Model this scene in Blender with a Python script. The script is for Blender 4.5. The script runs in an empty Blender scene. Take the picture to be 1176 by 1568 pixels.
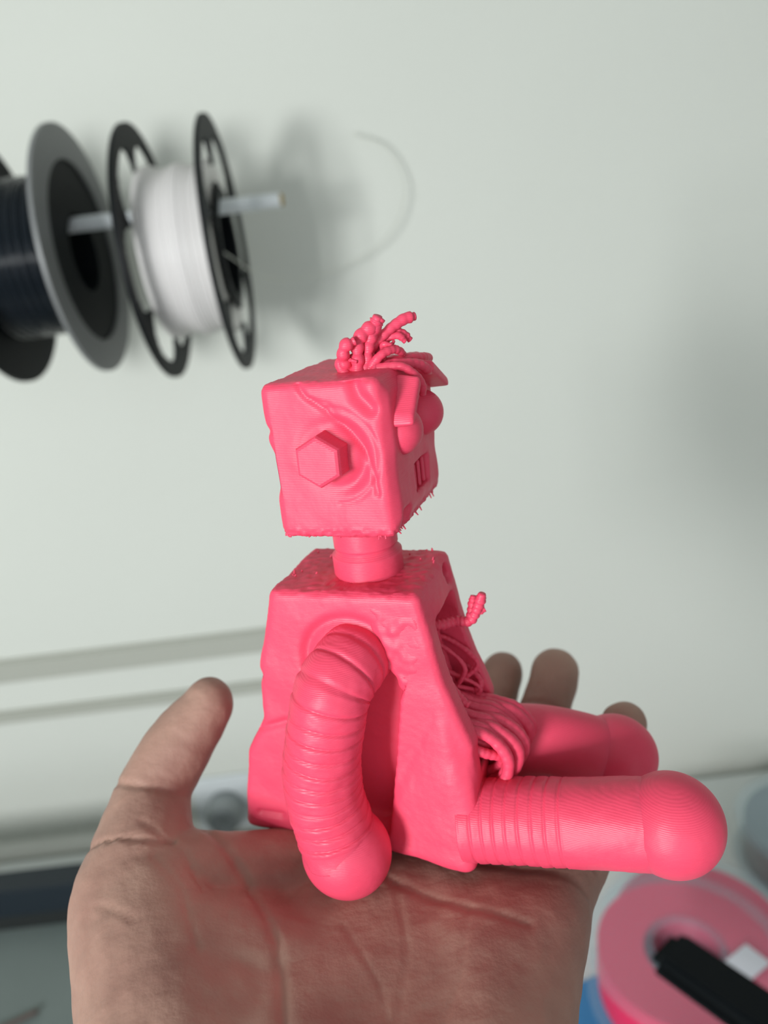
import bpy, bmesh, math, random
import numpy as np
from mathutils import Vector, Matrix, noise
random.seed(4)
MM=0.001
CH=1.42   # camera height above floor

# ---------------------------------------------------------------- materials
def lin(c):
    c=c/255.0
    return c/12.92 if c<=0.04045 else ((c+0.055)/1.055)**2.4
def rgb(r,g,b): return (lin(r),lin(g),lin(b),1)
def mat(name,col,rough=.5,metal=0,col2=None,nscale=20,bump=0,bscale=200,bdist=.0005,sss=0,sssr=(1,.3,.2),trans=0,coat=0,wave=None,ior=1.45,alpha=1):
    m=bpy.data.materials.new(name); m.use_nodes=True
    nt=m.node_tree; b=nt.nodes["Principled BSDF"]
    b.inputs["Base Color"].default_value=col
    b.inputs["Roughness"].default_value=rough
    b.inputs["Metallic"].default_value=metal
    b.inputs["IOR"].default_value=ior
    b.inputs["Alpha"].default_value=alpha
    b.inputs["Transmission Weight"].default_value=trans
    b.inputs["Coat Weight"].default_value=coat
    if sss:
        b.inputs["Subsurface Weight"].default_value=sss
        b.inputs["Subsurface Radius"].default_value=sssr
        b.inputs["Subsurface Scale"].default_value=.003
    tc=nt.nodes.new("ShaderNodeTexCoord")
    if col2:
        n=nt.nodes.new("ShaderNodeTexNoise"); n.inputs["Scale"].default_value=nscale; n.inputs["Detail"].default_value=4
        nt.links.new(tc.outputs["Object"],n.inputs["Vector"])
        r=nt.nodes.new("ShaderNodeValToRGB"); r.color_ramp.elements[0].color=col; r.color_ramp.elements[1].color=col2
        r.color_ramp.elements[0].position=.35; r.color_ramp.elements[1].position=.65
        nt.links.new(n.outputs["Fac"],r.inputs["Fac"]); nt.links.new(r.outputs["Color"],b.inputs["Base Color"])
    last=None
    if bump:
        n=nt.nodes.new("ShaderNodeTexNoise"); n.inputs["Scale"].default_value=bscale; n.inputs["Detail"].default_value=5
        nt.links.new(tc.outputs["Object"],n.inputs["Vector"])
        bp=nt.nodes.new("ShaderNodeBump"); bp.inputs["Strength"].default_value=bump; bp.inputs["Distance"].default_value=bdist
        nt.links.new(n.outputs["Fac"],bp.inputs["Height"]); nt.links.new(bp.outputs["Normal"],b.inputs["Normal"]); last=bp
    if wave:
        ax,sc,st,dist=wave
        w=nt.nodes.new("ShaderNodeTexWave"); w.bands_direction=ax; w.inputs["Scale"].default_value=sc; w.inputs["Distortion"].default_value=.4
        w.inputs["Detail"].default_value=1
        nt.links.new(tc.outputs["Object"],w.inputs["Vector"])
        bp=nt.nodes.new("ShaderNodeBump"); bp.inputs["Strength"].default_value=st; bp.inputs["Distance"].default_value=dist
        nt.links.new(w.outputs["Fac"],bp.inputs["Height"])
        if last: nt.links.new(last.outputs["Normal"],bp.inputs["Normal"])
        nt.links.new(bp.outputs["Normal"],b.inputs["Normal"])
    return m
PINK=mat("pink_pla",rgb(228,70,100),.46,bump=.5,bscale=260,bdist=.0004,sss=.12,sssr=(1,.25,.3),wave=('Z',900,.35,.00007))
SKIN=mat("skin",rgb(170,135,120),.55,col2=rgb(148,111,99),nscale=45,bump=.4,bscale=500,bdist=.0005,sss=.12,sssr=(1,.35,.2))
NAIL=mat("nail",rgb(180,142,128),.35)
WALL=mat("wall_paint",rgb(214,216,208),.85,col2=rgb(211,213,205),nscale=2,bump=.15,bscale=90,bdist=.001)
BLACK=mat("black_plastic",rgb(12,16,19),.5,ior=1.2)
GREY=mat("grey_flange",rgb(122,124,124),.45)
DARKFIL=mat("black_filament",rgb(26,32,38),.16,wave=('X',90,1,.0016))
WHITEFIL=mat("white_filament",rgb(226,222,220),.4,wave=('X',130,.8,.0008))
RODM=mat("white_rod",rgb(215,220,222),.3)
BRASS=mat("brass_tip",rgb(150,130,80),.4)
DESK=mat("desk_laminate",rgb(214,218,216),.5,col2=rgb(208,213,212),nscale=8)
FLOORM=mat("floor_tile",rgb(150,145,138),.6,col2=rgb(140,136,130),nscale=5)
CEIL=mat("ceiling_paint",rgb(225,228,225),.9,col2=rgb(222,225,222),nscale=2)
NAVY=mat("dark_aluminium",rgb(24,34,42),.5)
BED=mat("printer_bed",rgb(112,122,120),.45,col2=rgb(104,114,112),nscale=6)
CLEAR=mat("clear_plastic",rgb(175,205,220),.25,alpha=.13)
PINKFIL=mat("pink_filament",rgb(242,48,98),.35,wave=('Z',200,.6,.0006))
GREYFIL=mat("grey_filament",rgb(150,156,158),.35,wave=('Z',200,.6,.0006))
LABEL=mat("paper_label",rgb(215,215,225),.7)
BLUE=mat("blue_paper",rgb(60,130,185),.6)
CABLE=mat("cable",rgb(90,75,70),.5)
STRAND=mat("natural_filament",rgb(204,206,196),.4)
SHADOW_BAND=mat("shadow_band_beige",rgb(174,175,165),.85)  # darker than the wall: soft shadow bands put into the colour

# ---------------------------------------------------------------- helpers
def link(o): bpy.context.scene.collection.objects.link(o); return o
def obj(name,me,m=None,parent=None,smooth=True):
    o=bpy.data.objects.new(name,me); link(o)
    if m: me.materials.clear(); me.materials.append(m)
    if smooth:
        me.polygons.foreach_set("use_smooth",[True]*len(me.polygons))
    if parent: o.parent=parent
    return o
def empty(name,loc=(0,0,0),rz=0):
    e=bpy.data.objects.new(name,None); e.empty_display_size=.01; e.location=loc; e.rotation_euler=(0,0,rz); link(e); return e
_ico=bmesh.new(); bmesh.ops.create_icosphere(_ico,subdivisions=3,radius=1); ICO=[v.co.copy() for v in _ico.verts]; _ico.free()
def hull_bm(bm,balls,scale=MM):
    t=bmesh.new()
    for c,r in balls:
        c=Vector(c)
        for p in ICO: t.verts.new((c+p*r)*scale)
    res=bmesh.ops.convex_hull(t,input=t.verts)
    dead=[g for g in res['geom_interior'] if isinstance(g,bmesh.types.BMVert)]
    bmesh.ops.delete(t,geom=dead,context='VERTS')
    loose=[v for v in t.verts if not v.link_faces]
    bmesh.ops.delete(t,geom=loose,context='VERTS')
    me=bpy.data.meshes.new("t"); t.to_mesh(me); t.free(); bm.from_mesh(me); bpy.data.meshes.remove(me)
def hulls_mesh(hs,name="h"):
    bm=bmesh.new()
    for h in hs: hull_bm(bm,h)
    me=bpy.data.meshes.new(name); bm.to_mesh(me); bm.free(); return me
def blob(name,hs,voxel,smooth,material,parent=None,cuts=(),post=None):
    me=hulls_mesh(hs); o=bpy.data.objects.new("tmp",me); link(o)
    def rm(v):
        r=o.modifiers.new("r",'REMESH'); r.mode='VOXEL'; r.voxel_size=v*MM
    rm(voxel)
    cs=[]
    for c in cuts:
        co=bpy.data.objects.new("cut",hulls_mesh([c])); link(co); cs.append(co)
        b=o.modifiers.new("b",'BOOLEAN'); b.operation='DIFFERENCE'; b.object=co; b.solver='EXACT'
    if cuts: rm(voxel)
    s=o.modifiers.new("s",'SMOOTH'); s.factor=.5; s.iterations=smooth
    dg=bpy.context.evaluated_depsgraph_get(); dg.update()
    nm=bpy.data.meshes.new_from_object(o.evaluated_get(dg))
    for x in cs+[o]: bpy.data.objects.remove(x)
    nm.name=name
    if post:
        n=len(nm.vertices); co=np.empty(n*3); nm.vertices.foreach_get("co",co); co=co.reshape(-1,3)/MM
        no=np.empty(n*3); nm.vertices.foreach_get("normal",no); no=no.reshape(-1,3)
        co=post(co,no)*MM; nm.vertices.foreach_set("co",co.ravel()); nm.update()
    return obj(name,nm,material,parent)
def seg_dist(P,poly):
    d=np.full(len(P),1e9)
    for a,b in zip(poly[:-1],poly[1:]):
        a=np.array(a,float); b=np.array(b,float); ab=b-a
        t=np.clip(((P-a)@ab)/(ab@ab),0,1)
        d=np.minimum(d,np.linalg.norm(P-(a+t[:,None]*ab),axis=1))
    return d
def catmull(pts,n=12):
    P=[Vector(p) for p in pts]; P=[2*P[0]-P[1]]+P+[2*P[-1]-P[-2]]; out=[]
    for i in range(1,len(P)-2):
        for k in range(n):
            t=k/n
            out.append(.5*((2*P[i])+(P[i+1]-P[i-1])*t+(2*P[i-1]-5*P[i]+4*P[i+1]-P[i+2])*t*t+(3*P[i]-P[i-1]-3*P[i+1]+P[i+2])*t**3))
    out.append(P[-2]); return out
def resample(pts,step):
    out=[pts[0]]; acc=0
    for a,b in zip(pts[:-1],pts[1:]):
        L=(b-a).length; pos=step-acc
        while pos<=L: out.append(a.lerp(b,pos/L)); pos+=step
        acc=(acc+L)%step if L>0 else acc
    return out
def tube_bm(bm,pts,rf,step=.5,n=32,scale=MM,lump=0):
    P=resample(catmull(pts),step)
    tot=step*(len(P)-1); T=(P[1]-P[0]).normalized(); N=T.orthogonal().normalized(); rings=[]
    for i,p in enumerate(P):
        T2=(P[min(i+1,len(P)-1)]-P[max(i-1,0)]).normalized()
        N=(N-T2*N.dot(T2)).normalized(); B=T2.cross(N)
        s=i*step; r=rf(s,tot) if callable(rf) else rf
        ring=[]
        for k in range(n):
            q=N*math.cos(2*math.pi*k/n)+B*math.sin(2*math.pi*k/n)
            rr=r+(lump*(noise.noise((p+q*r)*.22)+.35*noise.noise((p+q*r)*.8)) if lump else 0)
            ring.append(bm.verts.new((p+q*rr)*scale))
        rings.append(ring)
    for a,b in zip(rings[:-1],rings[1:]):
        for k in range(n): bm.faces.new((a[k],a[(k+1)%n],b[(k+1)%n],b[k]))
    bm.faces.new(rings[0][::-1]); bm.faces.new(rings[-1])
def ball_bm(bm,c,r,scale=MM,sub=4):
    M=Matrix.Translation(Vector(c)*scale)
    if hasattr(r,'__len__'): M=M@Matrix.Diagonal((r[0],r[1],r[2],1)); rr=scale
    else: rr=r*scale
    bmesh.ops.create_icosphere(bm,subdivisions=sub,radius=rr,matrix=M)
def bm_obj(bm,name,m,parent=None,smooth=True):
    me=bpy.data.meshes.new(name); bmesh.ops.recalc_face_normals(bm,faces=bm.faces); bm.to_mesh(me); bm.free(); return obj(name,me,m,parent,smooth)
def lathe_bm(bm,prof,n=96,axis='Z',off=(0,0,0)):
    rings=[]
    for r,z in prof:
        ring=[]
        for k in range(n):
            a=2*math.pi*k/n; c,s=r*math.cos(a),r*math.sin(a)
            v=(c,s,z) if axis=='Z' else ((z,c,s) if axis=='X' else (c,z,s))
            ring.append(bm.verts.new(Vector(v)+Vector(off)))
        rings.append(ring)
    m=len(rings)
    for i in range(m):
        a,b=rings[i],rings[(i+1)%m]
        for k in range(n): bm.faces.new((a[k],a[(k+1)%n],b[(k+1)%n],b[k]))
def box(name,c,s,m,parent=None,bev=.002,rot=None):
    bm=bmesh.new(); bmesh.ops.create_cube(bm,size=1)
    for v in bm.verts: v.co=Vector((v.co.x*s[0],v.co.y*s[1],v.co.z*s[2]))
    if bev: bmesh.ops.bevel(bm,geom=bm.edges[:],offset=bev,segments=3,affect='EDGES')
    o=bm_obj(bm,name,m,parent,False); o.location=c
    if rot: o.rotation_euler=rot
    return o

# ---------------------------------------------------------------- room
box("wall_back",(0.3,.86,1.3),(4.6,.1,2.6),WALL,bev=0)
box("wall_left",(-1.95,-.85,1.3),(.1,3.32,2.6),WALL,bev=0)
box("wall_right",(2.55,-.85,1.3),(.1,3.32,2.6),WALL,bev=0)
box("floor",(0.3,-.85,-.05),(4.6,3.5,.1),FLOORM,bev=0)
box("ceiling",(0.3,-.85,2.65),(4.6,3.5,.1),CEIL,bev=0)

# ---------------------------------------------------------------- robot figurine (local mm: x=forward y=left z=up)
robot=empty("robot_figurine",(.0024,.1409,CH-.0517),math.radians(-20.76))
def head_post(co,no):
    side=no[:,1]<-.45
    FU=co[:,[0,2]]
    def carve(mask,poly,w,dep,axis,sgn):
        d=seg_dist(FU if axis==1 else co[:,[1,2]],poly)
        co[:,axis]+=np.where(mask,sgn*dep*np.exp(-(d/w)**2),0)
    carve(side,[(-18,31),(-16,28),(-12.5,25.5),(-10.7,23),(-8,20.5),(-5.5,17),(-4,13),(-3.4,8)],.5,.7,1,1)
    carve(side,[(-15,27.5),(-11.5,26.5),(-9,22)],.4,.25,1,1)
    carve(side,[(-6.5,32),(-5.2,27.5),(-3,25)],1.4,1.6,1,1)
    d=np.hypot(co[:,0]+12.0,co[:,2]-15.8)
    co[:,1]+=np.where(side,1.3*np.exp(-((d-6.6)/1.5)**2)*np.clip((co[:,0]+16)/8,0.25,1),0)
    co[:,1]+=np.where(side,.3*np.exp(-((d-9.8)/.5)**2)*(co[:,0]>-12),0)
    back=no[:,0]<-.3
    co[:,0]+=np.where(back,1.3*np.exp(-((co[:,2]-13)/5)**4),0)
    co[:,0]+=np.where(back,.6*np.exp(-((co[:,2]-21.5)/1.0)**2),0)
    w=np.array([noise.noise(Vector(p)*.16) for p in co]); w2=np.array([noise.noise(Vector(p)*1.1) for p in co])
    co+=no*(w*.3)[:,None]
    bot=np.exp(-((co[:,2]+.6)/1.2)**2)
    co+=no*(w2*.45*bot)[:,None]
    top=no[:,2]>.5; co[:,2]+=np.where(top,w2*.18,0)
    return co
head_h=[[((f,l,u),2.0) for f in (-24.4,-2.6) for l in (2.0,32.7) for u in (.2,28.9)]]
head_h[0]+= [((-1.6,l,u),2.0) for l in (3.5,31) for u in (2.5,27)]
eye_cut=[((1.5,l,u),1.2) for l in (6,30) for u in (14,25)]
mouth_cut=[((1,l,u),.5) for l in (14,23.5) for u in (4.0,9.5)]+[((-2.2,l,u),.5) for l in (14,23.5) for u in (4.0,9.5)]
chin_cut=[((1.5,l,u),.8) for l in (4,8) for u in (-1,3)]+[((-1.2,l,u),.5) for l in (4.5,7.5) for u in (-.5,2.4)]
blob("head",head_h,.42,2,PINK,robot,cuts=[eye_cut,mouth_cut,chin_cut],post=head_post)
bm=bmesh.new()
for l in (9.2,25.8): ball_bm(bm,(-.9,l,18.6),5.2)
bm_obj(bm,"eyes",PINK,robot)
def brow(a,b): return [((0,)+a,.8),((0,)+b,.8),((3.8,)+a,.6),((3.8,)+b,.6),((0,a[0]+.6,a[1]+1.6),.8),((0,b[0],b[1]+1.4),.8),((3.6,a[0]+.6,a[1]+1.2),.6),((3.6,b[0],b[1]+1.0),.6)]
blob("eyebrows",[brow((4,21.2),(11,27.4)),brow((21.5,28.6),(32.5,23.6))],.38,2,PINK,robot)
blob("mouth_teeth",[[((-.6,l,4.2),.5),((-.6,l,9.2),.5)] for l in (15.5,18.8,22)],.3,1,PINK,robot)
bm=bmesh.new()
for (y0,y1) in ((1.5,-5.0),(33.5,39.5)):
    rings=[]
    for rr,t in [(5.3,0),(5.3,.86),(5.0,.96),(4.4,1.0)]:
        rings.append([bm.verts.new(Vector((-13.2+rr*math.cos(math.radians(60*k+28)),y0+(y1-y0)*t,16+rr*math.sin(math.radians(60*k+28))))*MM) for k in range(6)])
    for a,b in zip(rings[:-1],rings[1:]):
        for k in range(6): bm.faces.new((a[k],a[(k+1)%6],b[(k+1)%6],b[k]))
    bm.faces.new(rings[0]); bm.faces.new(rings[-1])
bmesh.ops.bevel(bm,geom=[e for e in bm.edges if len(e.link_faces)==2 and e.calc_face_angle(0)>.7],offset=.0004,segments=2,affect='EDGES')
bm_obj(bm,"bolt_ears",PINK,robot,False)
# hair
bm=bmesh.new()
def strand(pts,r=1.0,bead=0,pitch=1.6):
    tube_bm(bm,pts,(lambda s,t:r*(1+bead*abs(math.sin(math.pi*s/pitch)))*(1 if s<t-.8 else .75)),step=.25,n=14,lump=.25)
strand([(-9,11,29.5),(-8.5,11,33),(-8,12,37),(-5,14,39.5),(-4,14,41.2)],1.1,.35,2.4)
strand([(-7.5,12,30),(-6.5,13,35),(-5.5,14,38),(-3.5,14.5,40.5)],1.0,.3,2.1)
strand([(-8,14,30),(-7,15,34),(-3.5,17,37.5),(-.5,19,39.5),(1.5,21,39.8)],1.05,.1,1.6)
strand([(-3,18,38.2),(-1,20,36.5),(0,21,35)],.7,.2,1.2)
strand([(-10,12,30),(-11,10,33),(-10,9,36),(-8,10,37)],1.05,.35,2.2)
strand([(-10.5,10,30),(-12,10,32),(-11,11,35)],.9,.3,2.2)
strand([(-7,12,30.5),(-4,13,33.5),(-2,16,34),(-1,19,32.5)],.9,.1,1.3)
strand([(-7,15,30),(-5,17,35),(-2,18,36.5),(-.5,19,35)],.8,.1,1.3)
strand([(-7,14,31),(-1,15,31.2),(2.0,18,30.4),(3.0,21,28.8),(3.0,24,28)],.9,.1,1.5)
strand([(-6,16,31.2),(-2,19,31.5),(.6,23,31),(1.2,28,30.2),(.6,31,29.5)],1.0,.1,1.5)
strand([(-5,12,31),(0,12.5,31),(2.2,14,29),(3.0,16,26.5),(2.6,17.5,24)],.8,.1,1.5)
for k in range(16):
    a=random.uniform(0,6.28); b=(-7+random.uniform(-3,3),14+random.uniform(-3,4),30.5)
    h=random.uniform(2,5)
    strand([b,(b[0]+1.2*math.cos(a),b[1]+1.2*math.sin(a),31+h*.6),(b[0]+2.6*math.cos(a+.6),b[1]+2.6*math.sin(a+.6),31+h),(b[0]+3*math.cos(a+1.5),b[1]+3*math.sin(a+1.5),31+h*.8)],random.uniform(.35,.7),.15,1.1)
bm_obj(bm,"hair_cables",PINK,robot)
bm=bmesh.new()
def nub(c,d,r=.28,L=1.0):
    c=Vector(c); d=Vector(d); e=Vector((random.uniform(-.3,.3),random.uniform(-.3,.3),random.uniform(-.3,.3)))
    tube_bm(bm,[c,c+d*L*.5+e*.3,c+d*L+e],lambda s,t:r*(1-.5*s/max(t,.1)),step=.15,n=7)
for k in range(18): nub((random.uniform(-26,-2),1.4,-1.0),(0,-.5,-1),.3,random.uniform(.5,1.0))
for k in range(11): nub((-1.6,random.uniform(3,33),-1.0),(.6,0,-1),.25,random.uniform(.6,1.5))
for k in range(12): nub((random.uniform(-10,1),random.uniform(18,26),-15.2),(random.uniform(-.5,.5),random.uniform(-.5,.5),1),.3,random.uniform(.7,1.2))
for k in range(8): nub((random.uniform(-31,-25),random.uniform(8,26),-15.2),(random.uniform(-.5,.5),random.uniform(-.5,.5),1),.3,random.uniform(.7,1.2))
bm_obj(bm,"print_stringing",PINK,robot)
bm=bmesh.new()
tube_bm(bm,[(-13.5,15,-20),(-13.5,15,-10),(-13.5,15,4)],lambda s,t:7.3-(.6 if abs(s-11)<.4 else 0)+(.7 if s<9.8 and s>4 else 0),step=.4,n=56)
bm_obj(bm,"neck",PINK,robot)
# torso
def slab(u1,f1,g1,u2,f2,g2,l0=3,l1=26,r=2): return [((f,l,u),r) for (u,a,b) in ((u1,f1,g1),(u2,f2,g2)) for f in (a,b) for l in (l0,l1)]
tor=[slab(-16.8,-31.3,.5,-36,-37.4,3.8), slab(-36,-37.4,3.8,-52,-39,9), slab(-50,-39,8.5,-60,-45,9),slab(-60,-45,9,-81,-49.5,7.5)]
def hip(m): 
    return [((f,(l if m else 29-l),u),r) for f,l,u,r in ((4,2.9,-42,2),(8,2.4,-56,2.2),(8.5,.6,-68,2.6),(7.5,-.6,-80,3),(-12,1.5,-80,2.2),(-8,3,-64,2),(5,10,-80,2))]
tor+=[hip(1),hip(0)]
cav=[((8,l,u),1.5) for l in (8.5,21.5) for u in (-24,-60)]+[((-8,l,u),1.5) for l in (8.5,21.5) for u in (-26,-58)]+[((14,l,u),1.5) for l in (8.5,21.5) for u in (-24,-60)]
side=[((-4,-6,-33),1.5),((-9,-6,-31),1.5),((-24,-6,-36),1.5),((-12,-6,-77),1.5),((-31,-6,-77),1.5)]
side+=[((f-.5,4.8,u),1.5) for f,u in ((-5,-36),(-23,-38),(-12,-75),(-30,-75))]
chest_hole=[((6,22,-17.5),1.8),((-2,22,-18.5),1.8),((6,23,-20.5),1.8)]
def tor_post(co,no):
    s=no[:,1]<-.3
    d=np.hypot(co[:,0]+15,co[:,2]+32)
    co[:,1]+=np.where(s&(co[:,2]>-34),1.1*np.exp(-((d-10.8)/1.4)**2),0)
    w=np.array([noise.noise(Vector(p)*.12) for p in co]); co+=no*(w*.35)[:,None]
    top=no[:,2]>.6
    w2=np.array([noise.noise(Vector(p)*.8) for p in co]); co[:,2]+=np.where(top,w2*.3,0)
    co+=no*(w2*.05)[:,None]
    co[:,0]+=np.where(no[:,0]<-.3,.7*np.exp(-((co[:,2]+37)/1.5)**2),0)
    d=seg_dist(co[:,[0,2]],[(-46,-77),(-40,-77)]); co[:,1]+=np.where(s,.9*np.exp(-(d/.9)**2),0)
    d=seg_dist(co[:,[0,2]],[(-42,-52),(-34,-49),(-22,-50)]); co[:,1]+=np.where(s,.9*np.exp(-(d/.9)**2),0)
    return co
blob("torso",tor,.55,4,PINK,robot,cuts=[cav,side,chest_hole],post=tor_post)
def plate_post(co,no):
    w2=np.array([noise.noise(Vector(p)*.45) for p in co]); return co+no*(w2*.5)[:,None]
blob("shoulder_plates",[[((-.5,3.4,-19),2.2),((-9,3.4,-18),2.2),((-2.5,2.6,-38),1.6),((1.5,3.2,-29),2.2),((-6,2.8,-28),2.0)],[((-.5,25.6,-19),2.2),((-9,25.6,-18),2.2),((-2.5,26.4,-38),1.6),((1.5,25.8,-29),2.2),((-6,26.2,-28),2.0)]],.5,6,PINK,robot,post=plate_post)
def ribs(r0,pitch,dep,s0=0,s1=1e9,r1=None):
    if r1 is None: r1=r0
    def f(s,t):
        b=r0+(r1-r0)*s/t; r=b
        if s0<s<s1:
            ph=(s%pitch)/pitch
            r=b+dep*(.35-ph*.5)-dep*math.exp(-((ph-.0)/.10)**2)-dep*math.exp(-((ph-1)/.10)**2)
        return r
    return f
def mirror(p): return (p[0],29-p[1],p[2])
armp=[(-14,6,-30.5),(-14.5,-1,-30.5),(-16.6,-6.5,-34),(-19,-8.5,-43),(-21.4,-9,-56),(-20.6,-9,-66),(-18.8,-9.5,-74)]
for nm,fn in (("arm_near_side",lambda p:p),("arm_far_side",mirror)):
    bm=bmesh.new(); P=[fn(p) for p in armp]
    tube_bm(bm,P,ribs(8.0,3.3,.45,5,51,9.0),step=.2,n=64,lump=.3)
    b=fn((-18.2,-9,-75)); ball_bm(bm,b,(10.4,9.6,10.6),sub=5)
    bm_obj(bm,nm,PINK,robot)
bm=bmesh.new()
tube_bm(bm,[(6.5,4.5,-73.6),(14,5,-72.8),(25,5,-71.3),(40,5,-69.3),(50,5,-67.8)],ribs(9.3,2.9,.28,.5,24,9.7),step=.2,n=64,lump=.2)
ball_bm(bm,(51.5,5,-67.6),10.8,sub=5)
bm_obj(bm,"leg_near_side",PINK,robot)
bm=bmesh.new()
tube_bm(bm,[(-4,24,-67.5),(8,25.5,-66.5),(20,29.5,-68),(29,32.5,-71),(36,35,-74.5)],ribs(9.0,2.9,.25,13,18),step=.2,n=64)
ball_bm(bm,(38.5,36,-75),(10.8,10.8,10.2),sub=5)
bm_obj(bm,"leg_far_side",PINK,robot)
bm=bmesh.new()
strand([(-5,11,-24),(-4,11.5,-40),(-3,12,-60)],1.8,.0)
strand([(-3,17,-24),(-2,17,-40),(-1,18,-60)],2.4,.0)
strand([(-4,21,-24),(0,20.5,-40),(3,20,-58)],1.4,.1)
strand([(-2,12,-27),(2,15,-28.5),(5.2,18,-29),(8.5,18,-28.5),(10.5,18,-25),(11.8,18,-21.5)],1.0,.3,1.3)
strand([(8.5,18,-28),(9,19.5,-24.5),(9.2,20,-23)],.9,.3,1.3)
strand([(9.5,18,-27),(12,19,-26)],.7,.3,1.3)
strand([(0,9,-36),(4,9.5,-40),(7,9,-44),(9,8.5,-45)],.8,.2,1.2)
strand([(-2,14,-40),(3,13,-45),(7,11,-50),(9,10,-58)],1.0,.1)
for k in range(9):
    l=7.5+k*1.7; q=random.uniform(-1,1)
    strand([(0,l,-47-q),(7,l+q*.5,-50.5-q),(13+q+k*.25,l+1,-53-q*.5),(17+q+k*.3,l+1.5,-59),(15+q,l+1,-66),(8,l,-71)],1.35+.2*q,.05,2)
for k in range(4):
    l=9+k*3.2
    strand([(4,l-3,-52),(11,l-2,-56),(15,l+2,-60),(12,l+5,-66),(6,l+6,-70)],1.1,.1,1.5)
for k in range(8):
    l=random.uniform(8,22); u=random.uniform(-60,-30)
    strand([(-4,l,u),(2,l+random.uniform(-3,3),u-3),(6+random.uniform(0,3),l+random.uniform(-3,3),u-8),(4,l,u-13)],random.uniform(.35,.7),.2,1.2)
bm_obj(bm,"chest_cables",PINK,robot)

# ---------------------------------------------------------------- hand (mm)
ZO=CH*1000
def hb(x,y,z,r): return ((x,y,z+ZO),r)
I0=hb(-18,156,-149,11); M0=hb(0,159,-149,11); R0=hb(17,152,-148,10.5); P0=hb(29,139,-147,10)
WL=hb(-48,85,-150,18); WR=hb(2,82,-152,16); HY=hb(9,108,-150,15); TH=hb(-58,124,-144,20); TM=hb(-70,142,-136,14.5)
CEN=hb(-15,125,-152,12)
hs=[[I0,M0,WL,WR,CEN],[M0,R0,CEN,WR,HY],[R0,P0,HY,CEN],[HY,WR,hb(0,95,-152,16)],
    [I0,CEN,hb(-40,146,-151,11),WL],[TH,WL,hb(-35,115,-150,14)],[TH,TM,hb(-50,142,-148,11)],[hb(-44,146,-151,9),TM,I0],
    [TH,CEN,hb(-40,146,-151,11)],[TH,TM,hb(-70,138,-140,14)]]
def chain(L): return [[a,b] for a,b in zip(L[:-1],L[1:])]
fing=[[I0,hb(-2,188,-147,9.2),hb(9,205,-141,8.4),hb(16,217,-133,7.3)],
      [M0,hb(16,190,-146,9.0),hb(25,206,-140,8.1),hb(32,216,-132.5,6.9)],
      [R0,hb(32,180,-145,8.8),hb(41,197,-137,8.0),hb(47.5,206.5,-128.5,7.3)],
      [P0,hb(44,157,-143,8.2),hb(53,168.5,-136,7.6),hb(59,176,-129,6.9)]]
for f in fing: hs+=chain(f)
TI=hb(-68,164,-123,9.8)
hs+=chain([TM,TI,hb(-60,172.5,-113.5,8.5),hb(-53.5,177.5,-107.5,7.3)])
hs+=[[WL,WR,hb(-48,40,-168,20),hb(-8,40,-168,20)],[hb(-48,40,-168,20),hb(-8,40,-168,20),hb(-62,-130,-215,27),hb(-20,-130,-215,27)]]
creases=[([(-54,154),(-42,140),(-33,122),(-30,102),(-33,88)],1.1,.8),([(-22,150),(-8,138),(8,128),(20,122)],.9,.7),([(-14,155),(5,145),(22,138),(36,134)],.9,.7),
 ([(-8,138),(-6,120),(-10,100)],.7,.35),([(8,128),(4,112),(-2,100)],.7,.3),([(-20,128),(-12,112),(-10,98)],.6,.3),([(-45,84),(-20,80),(8,80)],1,.5),([(-62,140),(-54,132),(-48,118)],.7,.35),([(-72,130),(-62,124)],.7,.3),([(-66,148),(-56,143),(-50,134)],.7,.4)]
fcreases=[]
for f in fing:
    for j in (1,2):
        c=Vector(f[j][0]); d=(Vector(f[j+1][0])-Vector(f[j-1][0])).normalized(); fcreases.append((c,d))
    c=Vector(f[0][0]).lerp(Vector(f[1][0]),.35); fcreases.append((c,(Vector(f[1][0])-Vector(f[0][0])).normalized()))
fcreases.append((Vector(TI[0]),Vector((.25,.7,.65)).normalized()))
fcreases.append((Vector((-69,151,-132+ZO)),Vector((.1,.8,.5)).normalized()))
def hand_post(co,no):
    up=np.clip(no[:,2]*1.6,0,1)
    tot=np.zeros(len(co))
    for poly,w,dep in creases:
        d=seg_dist(co[:,:2],poly); tot+=dep*np.exp(-(d/w)**2)*(co[:,1]<160)
    for c,d in fcreases:
        P=co-np.array(c); h=np.abs(P@np.array(d)); rad=np.linalg.norm(P,axis=1)
        tot+=np.where(rad<14,.7*np.exp(-(h/.8)**2),0)
    tot=np.minimum(tot,1.0)*up
    w=np.array([noise.noise(Vector(p)*.06) for p in co])
    w2=np.array([noise.noise(Vector(p)*.25) for p in co])
    return co+no*(w*1.2+w2*.22-tot)[:,None]
hand=blob("human_hand",hs,.85,9,SKIN,None,post=hand_post)
# nails on the back side of the fingertips
bm=bmesh.new()
for f,outw in [(x,Vector((0,0,-1))) for x in fing]+[([None,TI,hb(-60,172.5,-113.5,8.5),hb(-53.5,177.5,-107.5,7.3)],Vector((-.6,.9,-.6)))]:
    tip=Vector(f[3][0]); d=(tip-Vector(f[2][0])).normalized(); nrm=(outw-d*outw.dot(d)).normalized(); sd=d.cross(nrm).normalized()
    c=tip-d*1.5+nrm*(f[3][1]-2.6)
    M=Matrix(((sd.x,d.x,nrm.x,c.x),(sd.y,d.y,nrm.y,c.y),(sd.z,d.z,nrm.z,c.z),(0,0,0,1)))
    S=Matrix.Diagonal((MM,MM,MM,1))
    bmesh.ops.create_icosphere(bm,subdivisions=4,radius=1,matrix=S@M@Matrix.Diagonal((4.6,6.0,2.9,1)))
bm_obj(bm,"fingernails",NAIL,hand)

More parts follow.
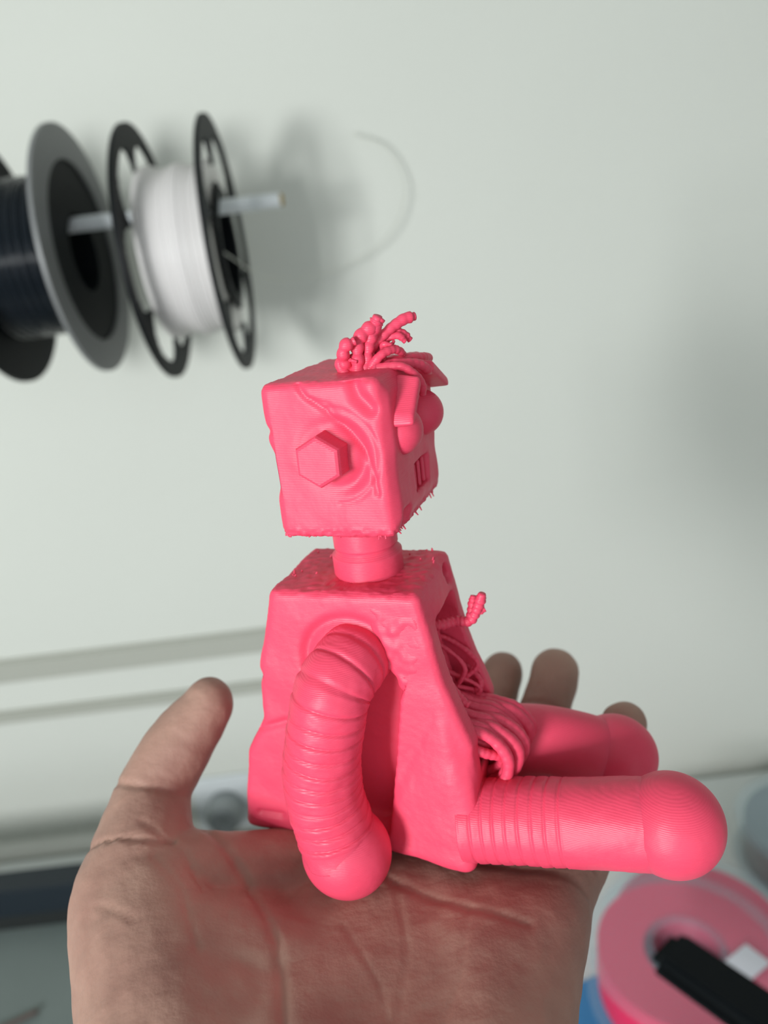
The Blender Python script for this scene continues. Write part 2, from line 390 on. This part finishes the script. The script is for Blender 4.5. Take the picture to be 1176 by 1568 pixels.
# ---------------------------------------------------------------- filament spools on rod
def flange(bm,x,R,rh,cut,t=.003,n=200,m=26):
    rs=[rh+(R-rh)*i/m for i in range(m+1)]
    V={}
    def gv(i,k,s):
        key=(i,k%n,s)
        if key not in V:
            a=2*math.pi*k/n; V[key]=bm.verts.new((x+s*t/2,rs[i]*math.cos(a),rs[i]*math.sin(a)))
        return V[key]
    def solid(i,k):
        if i<0 or i>=m: return False
        return not cut((rs[i]+rs[i+1])/2/R,(k%n+.5)/n*2*math.pi)
    for i in range(m):
        for k in range(n):
            if solid(i,k):
                for s in (1,-1): bm.faces.new((gv(i,k,s),gv(i+1,k,s),gv(i+1,k+1,s),gv(i,k+1,s)))
                if not solid(i-1,k): bm.faces.new((gv(i,k,1),gv(i,k+1,1),gv(i,k+1,-1),gv(i,k,-1)))
                if not solid(i+1,k): bm.faces.new((gv(i+1,k,1),gv(i+1,k+1,1),gv(i+1,k+1,-1),gv(i+1,k,-1)))
                if not solid(i,k-1): bm.faces.new((gv(i,k,1),gv(i+1,k,1),gv(i+1,k,-1),gv(i,k,-1)))
                if not solid(i,k+1): bm.faces.new((gv(i,k+1,1),gv(i+1,k+1,1),gv(i+1,k+1,-1),gv(i,k+1,-1)))
def holes6(q,a):
    sp=2*math.pi/6; d=abs(((a+.35)%sp)-sp/2)
    u=(d*q)/.33; v=(q-.67)/.21
    return (abs(u)**3+abs(v)**3)<1
SY=.648; SZ=CH+.031
spB=empty("filament_spool",(.004,SY,SZ-.008))
bm=bmesh.new(); flange(bm,-.103,.097,.037,holes6,m=30,n=240); flange(bm,-.1627,.097,.037,holes6,m=30,n=240)
lathe_bm(bm,[(.037,-.1627),(.042,-.1627),(.042,-.103),(.037,-.103)],axis='X')
bm_obj(bm,"spool_frame",BLACK,spB,False)
bm=bmesh.new()
pr=[(.043,-.160),(.060,-.160)]+[(.064+.0007*math.sin(i*2.1)+.0015*math.sin(i*.35),-.160+.054*i/40) for i in range(41)]+[(.060,-.106),(.043,-.106)]
lathe_bm(bm,pr,n=128,axis='X'); bm_obj(bm,"white_filament_winding",WHITEFIL,spB)
spA=empty("filament_spool",(.004,SY,SZ+.001))
bm=bmesh.new()
flange(bm,-.2174,.094,.069,lambda q,a:False); bm_obj(bm,"grey_flange",GREY,spA,False)
bm=bmesh.new(); flange(bm,-.2195,.0705,.030,lambda q,a:False,t=.003); flange(bm,-.285,.095,.030,lambda q,a:False)
lathe_bm(bm,[(.030,-.285),(.036,-.285),(.036,-.2195),(.030,-.2195)],axis='X'); bm_obj(bm,"spool_hub",BLACK,spA,False)
bm=bmesh.new()
pr=[(.037,-.283)]+[(.060+.0009*math.sin(i*1.3),-.283+.062*i/40) for i in range(41)]+[(.037,-.221)]
lathe_bm(bm,pr,n=128,axis='X'); bm_obj(bm,"black_filament_winding",DARKFIL,spA)
rod=empty("spool_rod",(0,SY,SZ+.0225))
bm=bmesh.new(); lathe_bm(bm,[(.0035,-.42),(.0058,-.42),(.0058,-.052),(.0035,-.052)],axis='X',n=40); bm_obj(bm,"rod_tube",RODM,rod)
bm=bmesh.new(); lathe_bm(bm,[(.0008,-.056),(.0048,-.056),(.0048,-.0495),(.0008,-.0495)],axis='X',n=40); bm_obj(bm,"rod_cap",BRASS,rod)
box("rod_bracket",(-.38,.08,0),(.012,.165,.02),BLACK,rod)
box("bracket_plate",(-.38,.158,0),(.05,.006,.09),BLACK,rod)
bm=bmesh.new()
def wp(*a): return tuple(v*1000 for v in a)
tube_bm(bm,[wp(-.105,.655,CH+.02),wp(-.08,.74,CH-.005),wp(-.02,.775,CH-.005),wp(.035,.785,CH+.02),wp(.058,.79,CH+.06),wp(.045,.795,CH+.10),wp(.01,.795,CH+.118)],.7,step=4,n=10)
bm_obj(bm,"loose_filament_strand",STRAND)

box("shadow_band_1",(-.42,.807,CH-.412),(.90,.008,.030),SHADOW_BAND,bev=.003)  # thin strips added in place of soft shadow bands on the wall
box("shadow_band_2",(-.42,.807,CH-.474),(.90,.008,.016),SHADOW_BAND,bev=.003)
sk=empty("wall_socket",(-.245,.81,CH-.635))
box("socket_plate",(0,-.004,0),(.082,.008,.082),RODM,sk,bev=.003)
bm=bmesh.new(); lathe_bm(bm,[(.001,-.009),(.022,-.009),(.022,-.035),(.017,-.042),(.001,-.042)],axis='Y',n=48); bm_obj(bm,"plug_body",GREYFIL,sk)

# ---------------------------------------------------------------- desk and things on it
DZ=CH-.68
desk=empty("desk",(0.25,.47,DZ))
box("desk_top",(0,0,-.0125),(2.6,.66,.025),DESK,desk,bev=.003)
for i,(x,y) in enumerate(((-1.25,-.28),(1.25,-.28),(-1.25,.28),(1.25,.28))): box("leg_%d"%(i+1),(x,y,(-DZ-.025)/2-.0),(.05,.05,DZ-.027),NAVY,desk)
pr_=empty("desktop_printer",(-.40,.54,DZ))
box("back_beam",(0,.09,.103),(.60,.03,.034),NAVY,pr_)
box("bed_plate",(0,-.05,.075),(.50,.24,.006),BED,pr_,bev=.002)
box("base",(0,0,.0215),(.52,.26,.04),NAVY,pr_)
box("bed_carriage",(0,-.04,.056),(.12,.20,.03),NAVY,pr_)
box("post_left",(-.28,.09,.045),(.03,.03,.085),NAVY,pr_); box("post_right",(.28,.09,.045),(.03,.03,.085),NAVY,pr_)
bm=bmesh.new(); tube_bm(bm,[(-200,-130,81),(-120,-110,82),(-60,-80,83),(0,-50,82),(40,-30,81)],2,step=4,n=10); bm_obj(bm,"printer_cable",CABLE,pr_)
def deskspool(name,x,y,z,R=.085,fil=PINKFIL):
    e=empty(name,(x,y,z))
    for nm,zz in (("flange_lower",.001),("flange_upper",.0505)):
        bm=bmesh.new(); lathe_bm(bm,[(.027,zz),(R,zz),(R,zz+.0025),(.027,zz+.0025)]); bm_obj(bm,nm,CLEAR,e,False)
    bm=bmesh.new(); lathe_bm(bm,[(.034,.004),(R*.88,.004),(R*.89,.02),(R*.88,.050),(.034,.050)]); bm_obj(bm,"winding",fil,e,False)
    bm=bmesh.new(); lathe_bm(bm,[(.026,.001),(.033,.001),(.033,.053),(.026,.053)]); bm_obj(bm,"hub",CLEAR,e,False)
    return e
deskspool("pink_filament_spool",.25,.54,DZ,.088)
deskspool("pink_filament_spool",.208,.473,DZ+.0535,.082)
deskspool("grey_filament_spool",.425,.645,DZ,.082,GREYFIL)
box("paper_label",(.246,.451,DZ+.1072),(.036,.022,.0008),LABEL,bev=0,rot=(0,0,.5))
cl=empty("spool_holder_arm",(.262,.306,DZ+.16)); cl.rotation_euler=(0,0,math.radians(-54))
box("arm_bar",(0,0,0),(.31,.042,.02),BLACK,cl,bev=.008)
box("arm_post",(.13,0,-.085),(.022,.034,.15),BLACK,cl,bev=.004)
box("arm_foot",(.13,0,-.156),(.07,.07,.006),BLACK,cl,bev=.002)
box("blue_paper_sheet",(.12,.47,DZ+.001),(.14,.12,.001),BLUE,bev=0,rot=(0,0,.3))

# ---------------------------------------------------------------- light
def area(name,loc,target,sx,sy,power,col):
    l=bpy.data.lights.new(name,'AREA'); l.shape='RECTANGLE'; l.size=sx; l.size_y=sy; l.energy=power; l.color=col
    o=bpy.data.objects.new(name,l); link(o); o.location=loc
    o.rotation_euler=(Vector(target)-Vector(loc)).to_track_quat('-Z','Y').to_euler(); return o
area("key_light",(-.62,-.78,CH-.0),(-.1,.65,CH),.24,.30,16,(.97,1,1))  # unseen key light added behind left, placed to throw the robot's shadow out of view
w=bpy.data.worlds.new("world"); bpy.context.scene.world=w; w.use_nodes=True
w.node_tree.nodes["Background"].inputs[0].default_value=(.88,.95,1,1); w.node_tree.nodes["Background"].inputs[1].default_value=1.08
bpy.context.scene.view_settings.view_transform='Standard'
# ---------------------------------------------------------------- camera
cam=bpy.data.cameras.new("camera"); co=bpy.data.objects.new("camera",cam); link(co); bpy.context.scene.camera=co
co.matrix_world=Matrix.Translation((0,0,CH))@(Matrix.Rotation(math.radians(71.5),4,'X')@Matrix.Rotation(math.radians(-6.9),4,'Z'))
cam.sensor_fit='VERTICAL'; cam.sensor_height=24; cam.sensor_width=18; cam.lens=24*1150/1568; cam.clip_start=.005
cam.dof.use_dof=True; cam.dof.focus_distance=.155; cam.dof.aperture_fstop=7.5
